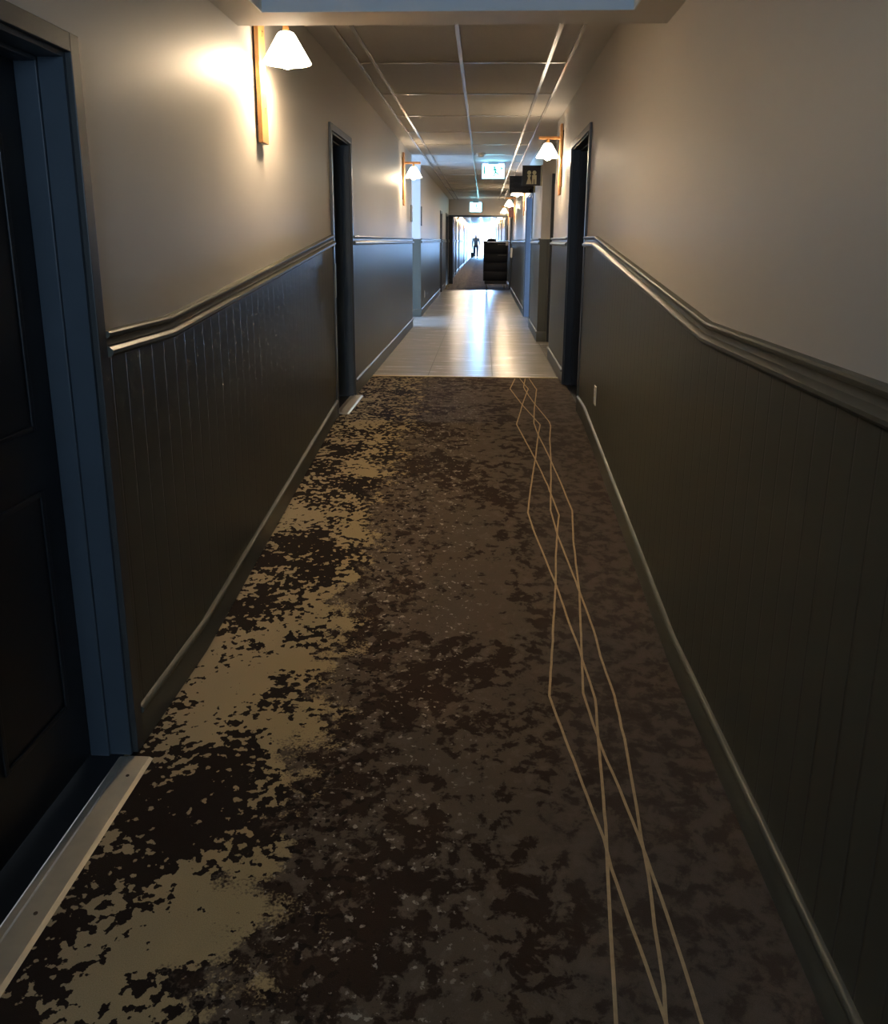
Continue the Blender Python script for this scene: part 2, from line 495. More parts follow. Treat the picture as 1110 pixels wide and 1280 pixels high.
# ------------------------------------------------------------------ walls with openings
L_OPEN = [(1.12, 2.045, 0.0 + 1.940), (5.50, 6.262, ZU + 1.927), (11.62, 13.20, None), (19.05, 19.75, ZU + 1.86), (21.9, 23.2, ZU + 1.90),
          (27.0, 27.9, 2.2), (29.2, 30.1, 2.2), (33.0, 33.9, 2.2), (41.6, 42.5, 2.2), (48.0, 48.9, 2.2)]
R_OPEN = [(5.80, 6.93, ZU + 1.965), (8.55, 10.0, None), (11.75, 13.40, ZU + 1.91), (20.0, 21.2, ZU + 1.80),
          (25.6, 26.5, 2.2), (31.8, 32.7, 2.2), (38.0, 38.9, 2.2), (46.0, 46.9, 2.2)]


def solid_runs(opens, y0, y1):
    out = []; y = y0
    for a, b_, _ in opens:
        if a > y:
            out.append((y, min(a, y1)))
        y = max(y, b_)
    if y < y1:
        out.append((y, y1))
    return out


def wall_mesh(name, x_of, sgn, opens, label):
    w = MB()
    for a, b_ in solid_runs(opens, YB, YE):
        x = x_of((a + b_) / 2)
        w.box((x, a, -0.15), (x + sgn * WT, b_, ZTOP), 'wall')
    for a, b_, zt in opens:
        if zt is not None:
            x = x_of((a + b_) / 2)
            w.box((x, a, zt), (x + sgn * WT, b_, ZTOP), 'wall')
    return struct(w.build(name), label)


xr_of = lambda y: XR if y < 9.5 else XR2
wall_mesh('wall_left', lambda y: XL, -1, L_OPEN, 'long beige upper wall with the wooden sconce beside the soffit')
wall_mesh('wall_right', xr_of, 1, R_OPEN, 'long beige upper wall opposite')

# side passage on the west
w = MB()
w.box((-4.2, 13.20, 0), (XL - WT, 13.34, ZTOP), 'wall')
w.box((-4.2, 8.86, 0), (XL - WT, 9.0, ZTOP), 'wall')
struct(w.build('wall_side_passage'), 'return walls of the side passage')
w = MB()
w.box((-4.34, 8.86, 0), (-4.2, 9.4, ZTOP), 'wall'); w.box((-4.34, 12.9, 0), (-4.2, 13.34, ZTOP), 'wall')
w.box((-4.34, 9.4, 0), (-4.2, 12.9, 0.75), 'wall'); w.box((-4.34, 9.4, 2.5), (-4.2, 12.9, ZTOP), 'wall')
struct(w.build('wall_passage_end'), 'end wall of the side passage')
# side passage on the east with a dark door in its far wall
w = MB()
w.box((XR2 + WT, 10.0, 0), (0.875, 10.14, ZTOP), 'wall')
w.box((0.875, 10.0, 2.25), (2.6, 10.14, ZTOP), 'wall'); w.box((1.75, 10.0, 0), (2.6, 10.14, 2.25), 'wall')
w.box((XR + WT, 8.41, 0), (2.6, 8.55, ZTOP), 'wall'); w.box((2.6, 8.41, 0), (2.74, 10.14, ZTOP), 'wall')
struct(w.build('wall_washroom_passage'), 'walls of the short passage to the washrooms')

# back and far end walls
w = MB()
w.box((XL - WT, YB - 0.14, -0.15), (-0.60, YB, ZTOP), 'wall'); w.box((0.30, YB - 0.14, -0.15), (XR + WT, YB, ZTOP), 'wall')
w.box((-0.60, YB - 0.14, -0.15), (0.30, YB, 1.75), 'wall'); w.box((-0.60, YB - 0.14, 2.38), (0.30, YB, ZTOP), 'wall')
struct(w.build('wall_back'), 'wall closing the corridor behind the viewer')
EX0 = -0.66
w = MB()
w.box((XL - WT, YE, 0), (EX0, YE + 0.14, ZTOP), 'wall'); w.box((EX0, YE, 2.60), (XR2 + WT, YE + 0.14, ZTOP), 'wall')
w.box((EX0, YE, 0), (XR2 + WT, YE + 0.14, ZU + 0.06), 'wall')
struct(w.build('wall_end'), 'end wall around the bright glazed opening')

# header wall with the frame at the fire doors
w = MB()
w.box((XL, YH, 2.22), (XR2, YH + 0.14, ZTOP), 'wall')
struct(w.build('wall_header'), 'header wall above the open double doorway')
w = MB()
w.box((XL, YH - 0.03, ZU), (XL + 0.135, YH + 0.17, 2.22), 'leaf')
w.box((XR2 - 0.05, YH - 0.03, ZU), (XR2, YH + 0.17, 2.22), 'leaf')
w.box((XL, YH - 0.03, 2.17), (XR2, YH + 0.17, 2.225), 'jamb')
struct(w.build('trim_1'), 'dark frame of the open double doorway')

# ------------------------------------------------------------------ wainscot, chair rail, baseboard
RAIL = [(0.0, 1.186), (0.012, 1.186), (0.026, 1.190), (0.033, 1.198), (0.033, 1.207), (0.025, 1.214), (0.016, 1.219), (0.013, 1.231), (0.015, 1.238), (0.023, 1.241), (0.027, 1.246), (0.027, 1.253), (0.022, 1.258), (0.0, 1.259)]
BASE = [(0.0, -0.03), (0.016, -0.03), (0.016, 0.094), (0.014, 0.098), (0.014, 0.103), (0.020, 0.105), (0.025, 0.110), (0.026, 0.116), (0.023, 0.123), (0.015, 0.128), (0.0, 0.129)]
WAIN = [(0.0, -0.05), (0.009, -0.05), (0.009, 1.20), (0.0, 1.20)]
EPS = 0.0


def sweep(mb, prof, x, sgn, ya, yb, key):
    st = [('e', ya)]
    for yk in (Y1, Y2):
        if ya + 0.15 < yk < yb - 0.15:
            st.append(('k', yk))
    st.append(('e', yb))
    rings = []
    for t, y in st:
        r = []
        for d, h in prof:
            yy = y - KF * h if t == 'k' else y
            r.append((x + sgn * (d - 0.0005), yy, fz(yy, h) + h))
        rings.append(r)
    mb.ring_loft(rings, key)


CAS = 0.045
casings = {}


def runs_minus_casing(opens, y0, y1):
    out = []
    for a, b_ in solid_runs(opens, y0, y1):
        for o in opens:
            if o[2] is not None:
                if abs(o[1] - a) < 1e-6: a += CAS
                if abs(o[0] - b_) < 1e-6: b_ -= CAS
        if b_ - a > 0.05:
            out.append((a, b_))
    return out


n_trim = 2
for side, sgn, opens, xf in (('left', 1, L_OPEN, lambda y: XL), ('right', -1, R_OPEN, xr_of)):
    wa, ra, ba = MB(), MB(), MB()
    for a, b_ in runs_minus_casing(opens, YB, YE):
        x = xf((a + b_) / 2)
        sweep(wa, WAIN, x, sgn, a, b_, 'wains')
        sweep(ra, RAIL, x, sgn, a, b_, 'trimg')
        sweep(ba, BASE, x, sgn, a, b_, 'trimg')
    if side == 'left':      # return face at the far side of the west passage
        wa.box((XL - 1.2, 13.191, ZU), (XL + 0.008, 13.1995, ZU + 1.25), 'wains')
        ba.box((XL - 1.2, 13.176, ZU), (XL + 0.016, 13.1995, ZU + 0.125), 'trimg', 0.003)
    else:
        wa.box((XR2 - 0.008, 9.991, ZU), (0.801, 9.9995, ZU + 1.25), 'wains')
        ba.box((XR2 - 0.016, 9.976, ZU), (0.80, 9.9995, ZU + 0.125), 'trimg', 0.003)
    struct(wa.build('trim_%d' % n_trim), 'dark grey beadboard wainscot'); n_trim += 1
    struct(ra.build('trim_%d' % n_trim, smooth=True), 'moulded chair rail'); n_trim += 1
    struct(ba.build('baseboard_' + side, smooth=True), 'dark moulded baseboard')

# ------------------------------------------------------------------ doors
n_door = 1


def door(sgn, x, y0, y1, zt, z0, label, leafkey='leaf', depth=0.118, panels=True, handle=None, strike=False, jambkey='jamb', cw=CAS):
    """sgn: +1 when the room lies towards +X. The recess runs the other way."""
    global n_door
    r = bpy.data.objects.new('door_%d' % n_door, None); n_door += 1
    COL.objects.link(r); r.location = (x, (y0 + y1) / 2, z0)
    struct(r, label)
    T = Matrix.Translation((-x, -(y0 + y1) / 2, -z0))

    def put(mb, name, smooth=False):
        bmesh.ops.transform(mb.bm, matrix=T, verts=mb.bm.verts[:])
        return mb.build(name, r, smooth)
    c = MB()
    e = 0.017
    c.box((x, y0 - cw, z0), (x + sgn * e, y0, zt + cw), 'casing', 0.002)
    c.box((x, y1, z0), (x + sgn * e, y1 + cw, zt + cw), 'casing', 0.002)
    c.box((x, y0, zt), (x + sgn * e, y1, zt + cw), 'casing', 0.002)
    put(c, 'casing')
    j = MB()
    t = 0.012
    xi = x - sgn * (depth + 0.05)
    j.box((x + sgn * 0.001, y0, z0), (xi, y0 + t, zt), jambkey); j.box((x + sgn * 0.001, y1 - t, z0), (xi, y1, zt), jambkey)
    j.box((x + sgn * 0.001, y0 + t, zt - t), (xi, y1 - t, zt), jambkey)
    # door stop with a shadow groove
    xs0, xs1 = x - sgn * 0.062, x - sgn * depth
    j.box((xs0, y0 + t, z0), (xs1, y0 + t + 0.011, zt - t), jambkey, 0.002)
    j.box((xs0, y1 - t - 0.011, z0), (xs1, y1 - t, zt - t), jambkey, 0.002)
    j.box((xs0, y0 + t, zt - t - 0.011), (xs1, y1 - t, zt - t), jambkey, 0.002)
    put(j, 'jamb')
    l = MB()
    xa = x - sgn * depth
    l.box((xa, y0 + t, z0 + 0.006), (xa - sgn * 0.042, y1 - t, zt - t), leafkey)
    if panels:
        wd = (y1 - y0)
        for za, zb in ((0.22, 0.86), (1.02, zt - z0 - 0.20)):
            for ya, yb in ((y0 + 0.11, y0 + wd / 2 - 0.045), (y0 + wd / 2 + 0.045, y1 - 0.115)):
                k = 0.016; d = sgn * 0.007
                l.box((xa, ya, z0 + za), (xa + d, ya + k, z0 + zb), leafkey, 0.003); l.box((xa, yb - k, z0 + za), (xa + d, yb, z0 + zb), leafkey, 0.003)
                l.box((xa, ya + k, z0 + za), (xa + d, yb - k, z0 + za + k), leafkey, 0.003); l.box((xa, ya + k, z0 + zb - k), (xa + d, yb - k, z0 + zb), leafkey, 0.003)
    lf = put(l, 'leaf')
    if handle:
        hy, hz, dirn = handle
        h = MB()
        h.tube((xa, hy, hz), (xa + sgn * 0.012, hy, hz), 0.026, 'steel', 20)
        h.tube((xa + sgn * 0.012, hy, hz), (xa + sgn * 0.05, hy, hz), 0.010, 'steel', 14)
        h.tube((xa + sgn * 0.046, hy - dirn * 0.008, hz), (xa + sgn * 0.046, hy + dirn * 0.115, hz - 0.002), 0.009, 'steel', 14)
        hh = put(h, 'door_handle', True)
        hh['label'] = 'steel lever handle'
    if strike:
        k = MB()
        k.box((x + sgn * 0.0165, y0 - 0.040, 1.115), (x + sgn * 0.0215, y0 - 0.004, 1.345), 'greycard', 0.0015)
        kk = put(k, 'lock_plate'); kk['label'] = 'grey green lock plate'
    return r


door(1, XL, 1.12, 2.045, 1.940, 0.0, 'near dark panelled door in a slate frame')
door(1, XL, 5.50, 6.262, ZU + 1.927, ZU, 'recessed dark door with a lever handle at the head of the ramp', handle=(5.60 + 0.02, 1.185, 1), strike=True)
door(-1, XR, 5.80, 6.93, ZU + 1.965, ZU, 'recessed dark door opposite at the head of the ramp', jambkey='leaf')
door(-1, XR2, 11.75, 13.40, ZU + 1.91, ZU, 'wide doorway with a blue lit jamb by the signs', jambkey='jambdaylit')
door(1, XL, 19.05, 19.75, ZU + 1.86, ZU, 'narrow dark door by the tile edge')
door(1, XL, 21.9, 23.2, ZU + 1.90, ZU, 'dark door just before the header')
door(-1, XR2, 20.0, 21.2, ZU + 1.80, ZU, 'dark door beside the black cart', cw=0.06)
for a, b_, zt in L_OPEN[5:]:
    door(1, XL, a, b_, zt, ZU, 'dark guest room door in the far corridor', panels=False)
for a, b_, zt in R_OPEN[4:]:
    door(-1, XR2, a, b_, zt, ZU, 'dark guest room door in the far corridor', panels=False)
# door in the washroom passage, facing the viewer
r = bpy.data.objects.new('door_%d' % n_door, None); n_door += 1
COL.objects.link(r); struct(r, 'dark door in the washroom passage')
d = MB(); d.box((0.88, 10.02, ZU + 0.005), (1.74, 10.06, 2.24), 'leaf'); d.build('leaf', r)
d = MB(); d.box((0.802, 9.972, ZU), (0.88, 10.0, 2.29), 'leaf', 0.002); d.box((1.74, 9.982, ZU), (1.78, 10.0, 2.29), 'casing', 0.002); d.box((0.885, 9.982, 2.24), (1.74, 10.0, 2.29), 'casing', 0.002)
d.build('casing', r)

# metal thresholds at two doors
t = MB()
t.prism([(XL - 0.030, 0.001), (XL - 0.024, 0.004), (XL - 0.006, 0.004), (XL + 0.002, 0.007), (XL + 0.062, 0.007), (XL + 0.073, 0.001)], 'Y', 1.10, 2.018, 'metal')
t.tube((XL + 0.035, 1.93, 0.0068), (XL + 0.035, 1.93, 0.0082), 0.005, 'slot', 12); t.tube((XL + 0.035, 1.45, 0.0068), (XL + 0.035, 1.45, 0.0082), 0.005, 'slot', 12)
tag(t.build('door_threshold'), 'long worn metal threshold on the carpet at the big dark door', 'threshold')
t = MB()
t.prism([(XL - 0.030, ZU + 0.001), (XL - 0.024, ZU + 0.004), (XL - 0.006, ZU + 0.004), (XL + 0.002, ZU + 0.008), (XL + 0.064, ZU + 0.008), (XL + 0.076, ZU + 0.001)], 'Y', 5.555, 6.262, 'metal')
t.tube((XL + 0.035, 5.68, ZU + 0.0078), (XL + 0.035, 5.68, ZU + 0.0092), 0.006, 'white', 12)
tag(t.build('door_threshold'), 'short bright metal threshold at the recessed door with the lever handle', 'threshold')

# ------------------------------------------------------------------ ceilings
ZS = 2.355
SY0, SY1 = 3.335, 3.525
SX0, SX1 = -0.879, 0.557
c = MB()
c.box((XL, SY0, ZS), (XR, SY1, ZTOP), 'soffit')                    # cross beam of the dropped frame
c.box((XL, YB, ZS), (SX0, SY0, ZTOP), 'soffit')
c.box((SX1, YB, ZS), (XR, SY0, ZTOP), 'soffit')
c.box((SX0, YB, 2.402), (SX1, SY0, ZTOP), 'ctile')
struct(c.build('ceiling'), 'dropped soffit frame around lower ceiling tiles')
c = MB()
c.box((XL - WT, SY1, ZC), (XR + WT, YE, ZC + 0.08), 'ctile')
c.box((-4.2, 8.9, ZC), (XL - WT, 13.3, ZC + 0.08), 'soffit')
c.box((XR + WT, 8.45, ZC), (2.6, 10.1, ZC + 0.08), 'soffit')
# plain margins between the walls and the tile field
c.box((XL, SY1, ZC - 0.004), (-0.872, YE, ZC - 0.0003), 'soffit'); c.box((0.543, SY1, ZC - 0.004), (XR + WT, YE, ZC - 0.0003), 'soffit')
struct(c.build('ceiling_upper'), 'suspended tile ceiling of the corridor beyond the soffit')
c = MB()
c.box((SX0, SY0 - 0.006, ZS + 0.0005), (SX1, SY0, 2.402), 'bluetrim'); c.box((SX0, YB, ZS + 0.0005), (SX0 + 0.006, SY0 - 0.006, 2.402), 'bluetrim'); c.box((SX1 - 0.006, YB, ZS + 0.0005), (SX1, SY0 - 0.006, 2.402), 'bluetrim')
struct(c.build('trim_%d' % n_trim), 'blue grey trim around the lower ceiling recess'); n_trim += 1
c = MB()
for x in (-0.762, -0.172, 0.409):
    c.box((x - 0.012, SY1, ZC - 0.008), (x + 0.012, YE, ZC), 'tee', 0.001)
for x in (-0.866, 0.537):
    c.box((x - 0.010, SY1, ZC - 0.012), (x + 0.010, YE, ZC), 'tee', 0.001)
y = 4.62
while y < YE:
    for a, b_ in ((-0.856, -0.774), (-0.75, -0.184), (-0.16, 0.397), (0.421, 0.527)):
        c.box((a, y - 0.011, ZC - 0.007), (b_, y + 0.011, ZC), 'tee')
    y += 1.165
for x in (-0.4, 0.07):
    c.box((x - 0.011, YB, 2.397), (x + 0.011, SY0 - 0.006, 2.402), 'tee')
for yy in (3.0, 1.85, 0.6, -0.6):
    c.box((SX0 + 0.006, yy - 0.011, 2.397), (SX1 - 0.006, yy + 0.011, 2.402), 'tee')
struct(c.build('trim_%d' % n_trim), 'pale metal grid of the tile ceiling'); n_trim += 1

# ------------------------------------------------------------------ windows
def window(n, make, label):
    r = bpy.data.objects.new('window_%d' % n, None); COL.objects.link(r); struct(r, label)
    fr, gl = make()
    fr.build('window_frame', r); gl.build('glass', r)


def w_end():
    a, g = MB(), MB()
    z0, z1 = ZU + 0.06, 2.60
    for x in (EX0, 0.0, XR2 - 0.05):
        a.box((x, YE + 0.03, z0), (x + 0.05, YE + 0.09, z1), 'frame', 0.004)
    a.box((EX0, YE + 0.03, z1 - 0.06), (XR2, YE + 0.09, z1), 'frame', 0.004); a.box((EX0, YE + 0.03, z0), (XR2, YE + 0.09, z0 + 0.06), 'frame', 0.004)
    g.box((EX0 + 0.03, YE + 0.055, z0 + 0.03), (XR2 - 0.03, YE + 0.061, z1 - 0.03), 'glass')
    return a, g


def w_back():
    a, g = MB(), MB()
    y = YB - 0.09
    for x in (-0.60, -0.17, 0.26):
        a.box((x, y, 1.75), (x + 0.04, y + 0.05, 2.38), 'frame', 0.004)
    a.box((-0.60, y, 2.34), (0.30, y + 0.05, 2.38), 'frame', 0.004); a.box((-0.60, y, 1.75), (0.30, y + 0.05, 1.79), 'frame', 0.004)
    g.box((-0.58, y + 0.02, 1.77), (0.28, y + 0.026, 2.36), 'glass')
    return a, g


def w_side():
    a, g = MB(), MB()
    x = -4.29
    for y in (9.4, 11.12, 12.85):
        a.box((x, y, 0.75), (x + 0.05, y + 0.05, 2.5), 'frame', 0.004)
    a.box((x, 9.4, 2.45), (x + 0.05, 12.9, 2.5), 'frame', 0.004); a.box((x, 9.4, 0.75), (x + 0.05, 12.9, 0.8), 'frame', 0.004)
    g.box((x + 0.02, 9.42, 0.77), (x + 0.026, 12.88, 2.48), 'glass')
    return a, g


window(1, w_end, 'blown out glazed end of the far corridor')
window(2, w_back, 'window behind the viewer')
window(3, w_side, 'window of the side passage')

# ------------------------------------------------------------------ wall sconces
def make_sconce(lit=True):
    """Built at the origin on a wall whose face is x = 0, room towards +X; z is absolute."""
    t = thing('wall_sconce', 'x', 'wall lamp')
    b = MB(); b.box((0.010, -0.052, 1.925), (0.030, 0.052, 2.555), 'wood', 0.002)
    b.box((0.0, -0.03, 2.0), (0.010, 0.03, 2.5), 'slot')
    b.build('backplate', t)
    for z, y in ((2.395, 0.016), (2.075, 0.018)):
        k = MB(); k.box((0.030, y - 0.010, z), (0.0312, y + 0.010, z + 0.004), 'slot'); k.box((0.030, y - 0.010, z - 0.022), (0.0312, y - 0.007, z), 'slot')
        k.build('slot', t)
    a = MB(); a.box((0.030, -0.012, 2.424), (0.228, 0.012, 2.448), 'wood', 0.003); a.build('arm', t)
    st = MB(); st.tube((0.140, 0, 2.424), (0.140, 0, 2.385), 0.012, 'wood', 16, 0.016); st.build('stem', t, True)
    sk = 'shade' if lit else 'shadeoff'
    sh = MB()
    prof = [(0.014, 2.386), (0.024, 2.390), (0.034, 2.386), (0.042, 2.375), (0.105, 2.268), (0.107, 2.263), (0.104, 2.262), (0.101, 2.267), (0.038, 2.372), (0.030, 2.380), (0.014, 2.381)]
    c0 = Vector((0.140, 0, 0))
    rings = [[c0 + Vector((r_ * math.cos(2 * math.pi * i / 40), r_ * math.sin(2 * math.pi * i / 40), z)) for i in range(40)] for r_, z in prof]
    rings.append(rings[0])
    sh.ring_loft(rings, sk, caps=False)
    bmesh.ops.remove_doubles(sh.bm, verts=sh.bm.verts[:], dist=1e-5)
    sh.build('lamp_shade', t, True)
    bl = MB()
    bl.lathe((0.140, 0, 0), [(0.012, 2.382), (0.013, 2.325), (0.020, 2.313), (0.030, 2.296), (0.034, 2.275), (0.030, 2.256), (0.018, 2.243), (0.006, 2.239)], 'bulb' if lit else 'bulboff', 20)
    bl.build('bulb', t, True)
    return t


def dup(root, loc, rz, label, group=None):
    r_ = root.copy(); COL.objects.link(r_)
    r_.location = loc; r_.rotation_euler = (0, 0, rz)
    r_['label'] = label
    if group: r_['group'] = group
    for ch in list(root.children):
        c_ = ch.copy(); COL.objects.link(c_); c_.parent = r_
    return r_


G = 'oak wall sconces with white glass shades'
lit = make_sconce(True)
lit.location = (XL, 3.775, 0); lit['group'] = G
lit['label'] = 'large lit oak wall sconce just behind the ceiling soffit'
dup(lit, (XL, 10.30, 0), 0, 'lit oak wall sconce beside the side passage with the small dark plaques', G)
dup(lit, (XR, 7.85, 0), math.pi, 'lit oak wall sconce between the dark doorway and the restroom sign', G)
for y, lab in ((14.1, 'lit wall sconce partly hidden behind the dark text sign'), (18.4, 'lit wall sconce above the red flag sign, second after the dark text sign'),
               (22.9, 'lit wall sconce directly above the black cart, in front of the header'), (29.0, 'far lit sconce on the cart side, first beyond the one above the cart'),
               (34.4, 'far lit sconce on the cart side, second beyond the one above the cart'), (41.0, 'smallest far lit sconce on the cart side of the corridor')):
    dup(lit, (XR2, y, 0), math.pi, lab, G)
for y, lab in ((26.4, 'lit sconce opposite the cart side, first past the dark double doorway'), (31.4, 'lit sconce opposite the cart side, second past the dark double doorway'),
               (35.5, 'lit sconce opposite the cart side, third past the dark double doorway'), (40.5, 'lit sconce opposite the cart side, fourth past the dark double doorway'),
               (46.5, 'lit sconce opposite the cart side, last before the walking person')):
    dup(lit, (XL, y, 0), 0, lab, G)
t = thing('wall_fixture', 'small grey wedge shaped fixture on the wall under the restroom sign', 'fixture', (XR2, 11.45, 2.16))
b = MB(); b.ring_loft([[(-0.095, -0.05, 0.0), (0.0, -0.05, 0.0), (0.0, 0.05, 0.0), (-0.095, 0.05, 0.0)], [(-0.088, -0.05, 0.045), (0.0, -0.05, 0.045), (0.0, 0.05, 0.045), (-0.088, 0.05, 0.045)], [(-0.055, -0.03, 0.10), (0.0, -0.03, 0.10), (0.0, 0.03, 0.10), (-0.055, 0.03, 0.10)]], 'shadeoff'); b.build('housing', t)
b = MB(); b.tube((-0.04, 0, 0.10), (-0.04, 0, 0.15), 0.012, 'shadeoff', 14); b.build('stem', t, True)

# ------------------------------------------------------------------ signs
def disc(mb, cx, cz, y0, y1, r_, key, n=20):
    mb.prism([(cx + r_ * math.cos(2 * math.pi * i / n), cz + r_ * math.sin(2 * math.pi * i / n)) for i in range(n)], 'Y', y0, y1, key)


def chevron(mb, x, z, s_, y0, y1, key):
    mb.prism([(x, z + s_), (x + s_ * 0.35, z + s_), (x + s_ * 1.2, z), (x + s_ * 0.35, z - s_), (x, z - s_), (x + s_ * 0.85, z)], 'Y', y0, y1, key)


YS = 10.14
t = thing('restroom_sign', 'black hanging sign with cream woman and man figures', 'sign', (0.565, YS, 2.16))
b = MB(); b.box((0.452, YS, 2.160), (0.674, YS + 0.014, 2.396), 'black', 0.002)
o = b.build('board', t); o.location = (-0.565, -YS, -2.16)
y0, y1 = YS - 0.0025, YS + 0.001
def signpart(mb, name, at, lab=None):
    o_ = mb.build(name, t); o_.location = at
    if lab: o_['label'] = lab
AT = (-0.565, -YS, -2.16)
cx = 0.535
b = MB(); hw = lambda n: [(cx + 0.024 * math.cos(2 * math.pi * i / n + math.pi / 2), 2.309 + 0.024 * math.sin(2 * math.pi * i / n + math.pi / 2)) for i in range(n)]
b.prism([(cx + 0.024 * math.cos(math.radians(a)), 2.311 + 0.024 * math.sin(math.radians(a))) for a in range(-75, 256, 15)] + [(cx - 0.006, 2.284), (cx - 0.024, 2.282), (cx - 0.012, 2.250), (cx - 0.034, 2.178), (cx + 0.034, 2.178), (cx + 0.012, 2.250), (cx + 0.024, 2.282), (cx + 0.006, 2.284)], 'Y', y0, y1, 'cream')
signpart(b, 'woman_figure', AT, 'cream woman in a dress')
cx = 0.598
b = MB()
b.prism([(cx + 0.024 * math.cos(math.radians(a)), 2.311 + 0.024 * math.sin(math.radians(a))) for a in range(-75, 256, 15)] + [(cx - 0.006, 2.284), (cx - 0.027, 2.283), (cx - 0.027, 2.178), (cx - 0.005, 2.178), (cx - 0.004, 2.235), (cx + 0.004, 2.235), (cx + 0.005, 2.178), (cx + 0.027, 2.178), (cx + 0.027, 2.283), (cx + 0.006, 2.284)], 'Y', y0, y1, 'cream')
signpart(b, 'man_figure', AT, 'cream man in trousers')
b = MB(); chevron(b, 0.478, 2.365, 0.010, y0, y1, 'dimprint'); signpart(b, 'arrow', AT, 'small grey arrow')
b = MB(); b.box((0.676, YS - 0.012, 2.155), (XR2, YS + 0.026, 2.40), 'oliveply', 0.002)
o = b.build('wall_bracket', t); o.location = (-0.565, -YS, -2.16)

YD = 11.4
t = thing('direction_sign', 'dark text sign hanging behind the restroom sign', 'sign', (0.5, YD, 2.14))
b = MB(); b.box((0.336, YD, 2.146), (0.668, YD + 0.014, 2.370), 'black', 0.002)
o = b.build('board', t); o.location = (-0.5, -YD, -2.14)
b = MB()
y0, y1 = YD - 0.002, YD + 0.001
chevron(b, 0.352, 2.336, 0.012, y0, y1, 'dimprint')
signpart(b, 'arrow', (-0.5, -YD, -2.14), 'small grey arrow')
for z, hgt, xe in ((2.250, 0.034, 0.56), (2.185, 0.030, 0.64)):
    x = 0.352
    b = MB()
    while x < xe:
        wd = random.uniform(0.010, 0.022)
        hh = hgt * random.choice((0.62, 0.62, 1.0))
        b.box((x, y0, z), (x + wd * 0.35, y1, z + hh), 'dimprint'); b.box((x + wd * 0.35, y0, z + hh * 0.7), (x + wd, y1, z + hh), 'dimprint')
        x += wd + 0.008
    signpart(b, 'lettering', (-0.5, -YD, -2.14), 'faded grey lettering')
b = MB(); b.box((0.668, YD - 0.01, 2.15), (XR2, YD + 0.024, 2.366), 'oliveply', 0.002)
o = b.build('wall_bracket', t); o.location = (-0.5, -YD, -2.14)


def exit_sign(x0, x1, z0, z1, y, label):
    t_ = thing('exit_sign', label, 'exit sign', ((x0 + x1) / 2, y, z0), 'lit exit signs under the ceiling')
    P = lambda mb, nm: setattr(mb.build(nm, t_), 'location', (-(x0 + x1) / 2, -y, -z0))
    h = MB()
    h.box((x0 - 0.012, y, z0 - 0.008), (x1 + 0.012, y + 0.045, z1 + 0.012), 'exitcase', 0.004); P(h, 'housing')
    h = MB(); xm = (x0 + x1) / 2
    h.box((xm - 0.075, y + 0.008, z1 + 0.012), (xm + 0.075, y + 0.04, ZC - 0.008), 'exitcase', 0.003); P(h, 'ceiling_mount')
    h = MB(); h.box((x0, y + 0.006, z1 + 0.012), (xm - 0.08, y + 0.036, z1 + 0.015), 'exitglow'); P(h, 'glow_strip')  # strips added on the housing to throw blue glow upward
    h = MB(); h.box((xm + 0.08, y + 0.006, z1 + 0.012), (x1, y + 0.036, z1 + 0.015), 'exitglow'); P(h, 'glow_strip')
    h = MB(); h.box((x0, y - 0.004, z0), (x1, y + 0.002, z1), 'exit', 0.001); P(h, 'lit_panel')
    w_, hh = x1 - x0, z1 - z0
    a, c_ = y - 0.0065, y - 0.0042
    q = lambda u, v: (x0 + u * w_, z0 + v * hh)
    h = MB(); h.prism([q(.06, .30), q(.13, .30), q(.13, .88), q(.06, .88)], 'Y', a, c_, 'exitgreen'); P(h, 'door_strip')
    h = MB()
    cx_, cz_ = q(.55, .80); disc(h, cx_, cz_, a, c_, hh * .085, 'exitgreen')
    h.prism([q(.52, .72), q(.60, .72), q(.71, .56), q(.68, .52), q(.62, .60), q(.64, .46), q(.78, .30), q(.73, .26), q(.60, .38), q(.56, .16), q(.50, .16), q(.56, .44), q(.54, .60), q(.47, .49), q(.44, .52)], 'Y', a, c_, 'exitgreen')
    P(h, 'running_figure')
    h = MB(); h.prism([q(.84, .58), q(.94, .72), q(.84, .86)], 'Y', a, c_, 'exitgreen'); P(h, 'arrow')
    return t_


exit_sign(-0.040, 0.288, 2.424, 2.622, 12.6, 'lit green and white exit sign under the ceiling before the restroom sign')
exit_sign(-0.410, -0.085, 2.305, 2.545, 23.3, 'smaller lit exit sign in front of the dark double doorway header')

# flag sign above the dark door by the cart
t = MB(); t.box((XR2 - 0.115, 19.75, 2.06), (XR2 - 0.0, 19.78, 2.38), 'red', 0.006)
t.box((XR2 - 0.095, 19.748, 2.22), (XR2 - 0.03, 19.75, 2.33), 'pink')
tag(t.build('fire_flag_sign'), 'small red flag sign on the wall above the dark door by the cart', 'sign')

# plaques at the corners of the side passage
for y, z0, z1, lab in ((11.50, 1.755, 1.985, 'small dark wall plaque on the corner beside the lit sconce'), (13.32, 1.735, 2.04, 'small dark wall plaque on the far corner of the blue lit passage')):
    t = thing('wall_plaque', lab, 'plaque', (XL, y, z0), 'dark plaques by the side passage')
    b = MB(); b.box((0, -0.075, 0), (0.016, 0.075, z1 - z0), 'plaque', 0.003); b.build('plate', t)
    b = MB(); b.box((0.016, -0.055, (z1 - z0) * .6), (0.0175, 0.055, (z1 - z0) * .8), 'plaqueface'); b.build('text_band', t)

